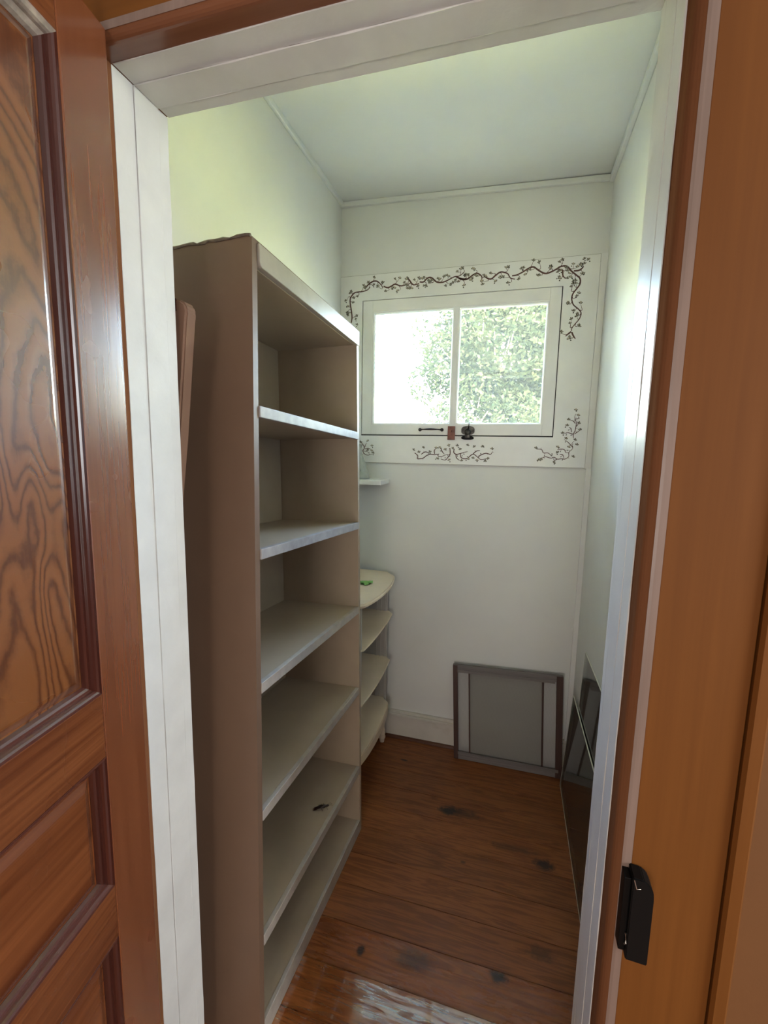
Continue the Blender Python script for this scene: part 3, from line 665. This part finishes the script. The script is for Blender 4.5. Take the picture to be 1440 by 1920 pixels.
tops = [(1.528, .025, NOSE), (1.209, .024, NOSE), (.897, .025, NOSE2), (.586, .025, NOSE2), (.271, .027, NOSE2)]
for z, th, nm in tops:
    a, b = span(z-th/2)
    s = box('shelf', -.304, -.012, a, b, z-th+.003, z-.001, TAUPE, bk, .001)
    box('nosing', -.0118, .0035 if nm is NOSE else .001, a+.001, b-.001 if nm is not NOSE else b+.004, z-th, z, nm, s, .0015)
a, b = span(.03)
s = box('shelf', -.304, -.010, a, b, .030, .047, TAUPE, bk, .001)
bm = bmesh.new(); hexa(bm, [(-.0098, a, .001), (.001, a, .001), (.001, b, .001), (-.0098, b, .001), (-.0098, a, .049), (.001, a, .049), (.001, b, .049), (-.0098, b, .049)], .0015)
obj('plinth', bm, NOSE2, bk)

# dead insect on the fifth shelf
ins = thing('dead_insect', 'dark dried dead insect lying on the second lowest bookcase shelf', 'insect',
            BM @ Matrix.Translation((-.045, -.268, .2712)) @ Matrix.Rotation(R(38), 4, 'Z'))
bm = bmesh.new()
for (x, y, z, sx, sy, sz) in ((.006, 0, .005, .013, .0055, .0048), (-.012, .001, .0045, .012, .0042, .004), (.020, 0, .0045, .0050, .0042, .0036)):
    t = bmesh.new(); bmesh.ops.create_uvsphere(t, u_segments=12, v_segments=8, radius=1)
    bmesh.ops.scale(t, vec=(sx, sy, sz), verts=t.verts); bmesh.ops.translate(t, vec=(x, y, z), verts=t.verts)
    me = bpy.data.meshes.new('t'); t.to_mesh(me); t.free(); bm.from_mesh(me); bpy.data.meshes.remove(me)
obj('body', bm, INSECT, ins, True)
for s_ in (1, -1):
    w = bmesh.new(); vs = [w.verts.new(p) for p in ((.006, s_*.001, .0095), (-.004, s_*.006, .0085), (-.022, s_*.0075, .0040), (-.031, s_*.003, .0015), (-.020, s_*.0005, .0070))]
    w.faces.new(vs); bmesh.ops.solidify(w, geom=w.faces[:], thickness=.0004); obj('wing', w, INSECT, ins)
    for x in (.012, .004, -.004):
        l = bmesh.new(); e = rr.uniform(-.006, .006)
        tube(l, [(x, s_*.004, .004), (x+e*.5, s_*.009, .0075), (x+e, s_*.015, .0004)], [.0009, .0007, .0004], 5); obj('leg', l, INSECT, ins)
    l = bmesh.new(); tube(l, [(.023, s_*.002, .005), (.030, s_*.006, .008), (.036, s_*.004, .003)], .00035, 5); obj('antenna', l, INSECT, ins)

# ================================================================ TAN BOARD in the gap
tb = thing('tapered_board', 'tan tapered board standing on end between the door frame and bookcase side', 'board')
bm = bmesh.new()
z0 = floor_z(.765)
out = [(-.845, z0+.012), (-.800, z0+.012), (-.735, .80), (-.6335, 1.519), (-.608, 1.735), (-.605, 1.752), (-.609, 1.765), (-.618, 1.772), (-.640, 1.776), (-.845, 1.778)]
A = [bm.verts.new((x, .750, z)) for x, z in out]; B = [bm.verts.new((x, .780, z)) for x, z in out]
bm.faces.new(A); bm.faces.new(B[::-1])
for j in range(len(out)): bm.faces.new((A[j], B[j], B[(j+1) % len(out)], A[(j+1) % len(out)]))
bmesh.ops.recalc_face_normals(bm, faces=bm.faces); bmesh.ops.bevel(bm, geom=list(bm.edges), offset=.004, segments=3, affect='EDGES')
obj('panel', bm, TAN, tb)
box('hand_slot', -.6305, -.6275, .7485, .751, 1.752, 1.774, MOULD, tb, 0)
box('foot', -.848, -.796, .748, .784, z0, z0+.014, BLACK, tb, .002)

# ================================================================ BOWED SHELF UNIT in the corner
un = thing('bow_front_shelf_unit', 'low cream bow-fronted shelf unit on turned feet behind the bookcase', 'shelf unit',
           Matrix.Translation((0, 0, 0)))
ub = thing('unused', None, None) if False else None
def bow(off, xc=-.505, y0=1.60, y1=2.105, amp=.040):
    """outline of a bow fronted board, x to the room, wall side straight"""
    pts = []
    for i in range(0, 19):
        t = i/18; y = y0+off+(y1-y0-2*off)*t
        x = xc-off-amp*abs(2*t-1)**2.3
        e = min(t, 1-t)
        if e < .04: x -= (.04-e)*.55
        pts.append((x, y))
    return [(-.835, y0+off-.0)] + pts + [(-.575-off, y1-off+.022), (-.62, y1-off+.030), (-.835, y1-off+.032)]
ymid = 1.85
def shelf(name, off, z, th, m, bev=.003, **kw):
    bm = prism(bmesh.new(), bow(off, **kw), z-th, z)
    if bev: bmesh.ops.bevel(bm, geom=[e for e in bm.edges if abs(e.verts[0].co.z-e.verts[1].co.z) < 1e-6], offset=bev, segments=3, affect='EDGES')
    return obj(name, bm, m, un)
shelf('top', 0, .900, .018, CREAM, .006)
shelf('shelf', .012, .706, .008, CREAM, .002, xc=-.520, amp=.012, y1=2.115)
shelf('shelf', .012, .466, .008, CREAM, .002, xc=-.526, amp=.014, y1=2.112)
shelf('shelf', .018, .245, .010, CREAM, .002, xc=-.516, amp=.022)
# bottom apron following the bow
bm = bmesh.new(); ou = bow(.018, xc=-.514, amp=.022)[1:20]; inn = [(x-.014, y) for x, y in ou]
prism(bm, ou+inn[::-1], .196, .2345); obj('apron', bm, CREAM, un)
for (ya, yb2, x1) in ((1.628, 1.642, -.552), (2.100, 2.114, -.575)):
    box('end_panel', -.830, x1, ya, yb2, 0.197, .881, UNITG, un, .001)
bm = bmesh.new()
for i in range(3): hexa(bm, bxc(-.632+.022*i, -.626+.022*i, 2.0955, 2.0998, .247, .880), .001)
obj('fluting', bm, UNITG, un)
box('back_panel', -.838, -.831, 1.628, 2.114, 0.197, .881, UNITG, un, .001)
for (x, y) in ((-.585, 2.088), (-.585, 1.640), (-.80, 2.088), (-.80, 1.640)):
    zf = floor_z(y); bm = bmesh.new()
    lathe(bm, [(.006, 0), (.011, .002), (.013, .012), (.012, .020), (.017, .024), (.018, .032), (.014, .042), (.016, .046), (.017, .050), (.013, .056), (.016, .066), (.011, .078), (.012, .100), (.019, .125), (.022, .1955-zf)], x, y, zf, 20)
    obj('foot', bm, CREAM, un, True)
# green scrap on its top
gs = bmesh.new()
rg = random.Random(3)
for j in range(7):
    cx_, cy_ = -.628+rg.uniform(-.02, .02), 1.882+rg.uniform(-.022, .022); a0 = rg.uniform(0, 6.28)
    pts = []
    for i in range(7):
        a = a0+2*math.pi*i/7; r_ = rg.uniform(.012, .026)
        pts.append(gs.verts.new((cx_+r_*math.cos(a), cy_+r_*math.sin(a), .9012+rg.uniform(0, .010))))
    c = gs.verts.new((cx_, cy_, .908))
    for i in range(7): gs.faces.new((c, pts[i], pts[(i+1) % 7]))
tag(obj('green_scrap', gs, GREEN), 'small bright green crumpled scrap on the cream shelf unit', 'scrap')

# ================================================================ WALL SHELF + GLASS
ws = thing('wall_shelf', 'small white corner wall shelf below the window, left of its casing', 'shelf')
box('board', -.853, -.594, 2.012, 2.1645, 1.3385, 1.361, SASHW, ws, .0025)
box('bracket', -.80, -.785, 2.05, 2.164, 1.27, 1.338, SASHW, ws, .002)
bm = bmesh.new()
prof = [(.058, .0), (.060, .004), (.056, .012), (.046, .045), (.038, .075), (.028, .10), (.020, .12), (.017, .145), (.022, .165)]
n = 32; rings = []
for r_, h_ in prof+[(r_-.003, h_) for r_, h_ in prof[::-1][:-2]]:
    rings.append([bm.verts.new((-.735+r_*math.cos(2*math.pi*i/n), 2.088+r_*math.sin(2*math.pi*i/n), 1.3625+h_)) for i in range(n)])
for a, b in zip(rings, rings[1:]):
    for i in range(n): bm.faces.new((a[i], a[(i+1) % n], b[(i+1) % n], b[i]))
bm.faces.new(rings[0][::-1]); bmesh.ops.recalc_face_normals(bm, faces=bm.faces)
tag(obj('glass_vase', bm, VASE, None, True), 'clear flared glass vase standing on the small white wall shelf', 'vase')

# ================================================================ WINDOW SCREEN leaning on the end wall
sb = [Vector((-.211, 2.092, .0040)), Vector((.286, 2.096, .0040))]; stp = [Vector((-.2385, 2.126, .4700)), Vector((.2650, 2.128, .4880))]
scr = thing('window_screen', 'old brown framed adjustable insect screen leaning against the end baseboard', 'window screen')
def sp(u, v, d):
    p = (sb[0]*(1-u)+sb[1]*u)*(1-v)+(stp[0]*(1-u)+stp[1]*u)*v
    return tuple(p+Vector((0, -.997, .07))*d)
def slab(name, u0, u1, v0, v1, d0, d1, m, bev=.001):
    c = [sp(u0, v0, d1), sp(u1, v0, d1), sp(u1, v0, d0), sp(u0, v0, d0), sp(u0, v1, d1), sp(u1, v1, d1), sp(u1, v1, d0), sp(u0, v1, d0)]
    return obj(name, hexa(bmesh.new(), c, bev), m, scr)
slab('frame_rail', .0, 1, .0, .075, 0, .018, SCREENF); slab('frame_rail', .0, 1, .940, 1.0, 0, .018, SCREENF)
slab('track_rail', .04, .97, .055, .085, .016, .024, SCREENF); slab('track_rail', .04, .93, .925, .955, .016, .022, SCREENF)
slab('frame_stile', 0, .043, 0.002, .998, -.001, .023, SCREEND); slab('frame_stile', .943, 1, 0.002, .998, -.001, .023, SCREEND)
slab('slide_bar', .146, .160, .07, .94, .004, .014, SCREEND); slab('slide_bar', .818, .835, .07, .94, .004, .014, SCREEND)
def sheet(name, u0, u1, v0, v1, d, m):
    bm = bmesh.new(); v = [bm.verts.new(sp(u, w, d)) for u, w in ((u0, v0), (u1, v0), (u1, v1), (u0, v1))]; bm.faces.new(v)
    bmesh.ops.solidify(bm, geom=bm.faces[:], thickness=.0006); return obj(name, bm, m, scr)
sheet('mesh_sheet', .043, .147, .07, .94, .008, MESH1); sheet('mesh_sheet', .834, .943, .07, .94, .008, MESH1)
w2 = sheet('mesh_sheet', .159, .819, .07, .94, .008, MESH2); w2['label'] = 'darker doubled mesh sheet'

# ================================================================ GLASS SHEETS leaning on the right wall
def leaning(name, label, x0, x1, y0, y1, za, zb, h):
    t = thing(name, label, 'glass sheet', None, None, None)
    th = .003
    # bottom edge follows the floor; top leans on the wall
    c = [(x0-th, y0, za), (x0, y0, za), (x0, y1, zb), (x0-th, y1, zb), (x1-th, y0, za+h), (x1, y0, za+h), (x1, y1, zb+h), (x1-th, y1, zb+h)]
    obj('glass', hexa(bmesh.new(), c), GLASS_D, t)
    bm = bmesh.new(); P = [Vector(c[i])+Vector((.0015, 0, 0)) for i in (0, 3, 7, 4)]
    for a, b in zip(P, P[1:]+P[:1]): tube(bm, [a, b], .0022, 6)
    obj('ground_edge', bm, GLASS_E, t)
leaning('glass_sheet', 'lower front sheet of clear dusty glass leaning on the right wall', .278, .3035, 1.23, 2.030, floor_z(1.23)+.003, floor_z(2.03)+.003, .438)
leaning('glass_sheet', 'taller rear sheet of clear dusty glass leaning on the right wall', .297, .3165, 1.36, 1.905, floor_z(1.36)+.003, floor_z(1.905)+.003, .690)

# ================================================================ OUTSIDE
k = NT('sunlit_grass'); GRASS = k.bsdf(k.ramp(k.noise(3, 6, .7), [(.3, (.20, .21, .07)), (.7, (.32, .33, .13))]), .9)
GZ = -.75
gr = bmesh.new(); v = [gr.verts.new(p) for p in ((-30, 2.6, GZ), (30, 2.6, GZ), (30, 45, GZ), (-30, 45, GZ))]; gr.faces.new(v)
tag(obj('lawn', gr, GRASS), 'sunlit green lawn outside, below the window', 'grass', None, 'structure')
BARK = NT('pale_bark').bsdf((.42, .38, .33), .8)
def leafm(name, c1, c2):
    k = NT(name)
    info = k.n('ShaderNodeTexNoise', i_Vector=k.tc, i_Scale=9.0, i_Detail=2.0).outputs[0]
    c = k.ramp(info, [(.35, c1), (.65, c2)])
    d = k.n('ShaderNodeBsdfDiffuse', i_Color=c); t = k.n('ShaderNodeBsdfTranslucent', i_Color=c)
    m = k.n('ShaderNodeMixShader', i_0=.45, i_1=d.outputs[0], i_2=t.outputs[0]); k.t.links.new(m.outputs[0], k.out.inputs[0]); return k.m
LEAF_A = leafm('bright_leaf', (.016, .026, .012), (.050, .056, .026))
LEAF_B = leafm('blue_green_leaf', (.014, .024, .021), (.028, .036, .030))
def tree(label, base, clumps, nleaf, mat, seed, size):
    r = random.Random(seed)
    t = thing('tree', label, 'tree', Matrix.Translation(base))
    B0 = Vector(base); bm = bmesh.new()
    top = Vector((clumps[0][0], clumps[0][1], clumps[0][2]))-B0
    tube(bm, [(0, 0, 0), (.05, .02, top.z*.35), (top.x*.5, top.y*.5, top.z*.7), tuple(top)], [.13, .10, .07, .03], 8)
    obj('trunk', bm, BARK, t)
    bm = bmesh.new()
    for c in clumps:
        p = Vector(c[:3])-B0; s = Vector((top.x*.4, top.y*.4, min(top.z*.6, p.z)))
        for q in range(3):
            e = p+Vector((r.uniform(-1, 1), r.uniform(-1, 1), r.uniform(-.6, 1)))*c[3]*.8
            mid = (s+e)*.5+Vector((r.uniform(-.2, .2), 0, r.uniform(-.2, .2)))
            tube(bm, [s, mid, e], [.028, .016, .006], 5)
    obj('branches', bm, BARK, t)
    vs = []; fs = []
    tot = sum(c[3]**2*c[4] for c in clumps)
    for c in clumps:
        for _ in range(int(nleaf*c[3]**2*c[4]/tot)):
            while True:
                u = Vector((r.uniform(-1, 1), r.uniform(-1, 1), r.uniform(-1, 1)))
                if u.length < 1: break
            u = u.normalized()*(u.length**.6)
            p = Vector(c[:3])-B0+u*c[3]
            a = Vector((r.gauss(0, 1), r.gauss(0, 1), r.gauss(0, .8))).normalized(); b = a.cross(Vector((r.gauss(0, 1), r.gauss(0, 1), r.gauss(0, 1)))).normalized()
            s = size*r.uniform(.6, 1.3); i = len(vs)
            vs += [tuple(p), tuple(p+a*s*.5+b*s*.24), tuple(p+a*s), tuple(p+a*s*.5-b*s*.24)]; fs.append((i, i+1, i+2, i+3))
    me = bpy.data.meshes.new('foliage'); me.from_pydata(vs, [], fs); me.materials.append(mat)
    f = link(bpy.data.objects.new('foliage', me), t); f['kind'] = 'stuff'
# clumps: x, y, z, radius, density
tree('leafy green tree filling the right window pane', (-.5, 8.3, GZ),
     [(-.3, 8.0, 3.3, 1.0, 1.0), (.6, 8.3, 3.6, .9, 1.0), (-1.05, 7.9, 3.0, .60, .9), (.0, 8.6, 2.5, .8, .8), (-.6, 7.6, 2.5, .45, .6), (-1.0, 7.7, 3.8, .4, .5),
      (-1.6, 8.0, 2.65, .32, .35), (-.9, 7.7, 2.15, .42, .35), (.9, 8.0, 2.6, .7, .55), (-1.55, 7.9, 3.5, .30, .22), (-.2, 8.1, 4.2, .7, 1.0),
      (-.1, 7.6, 2.1, .45, .7), (-1.25, 7.9, 2.0, .35, .25)],
     46000, LEAF_A, 2, .085)
tree('blue-green tree standing behind the leafy tree in the right pane', (.3, 12.6, GZ),
     [(.25, 12.3, 4.4, 1.3, 1.0), (.1, 12.2, 3.0, 1.1, 1.0), (1.1, 12.6, 3.6, 1.3, .8), (-.9, 12.5, 3.8, .8, .6)],
     30000, LEAF_B, 5, .14)
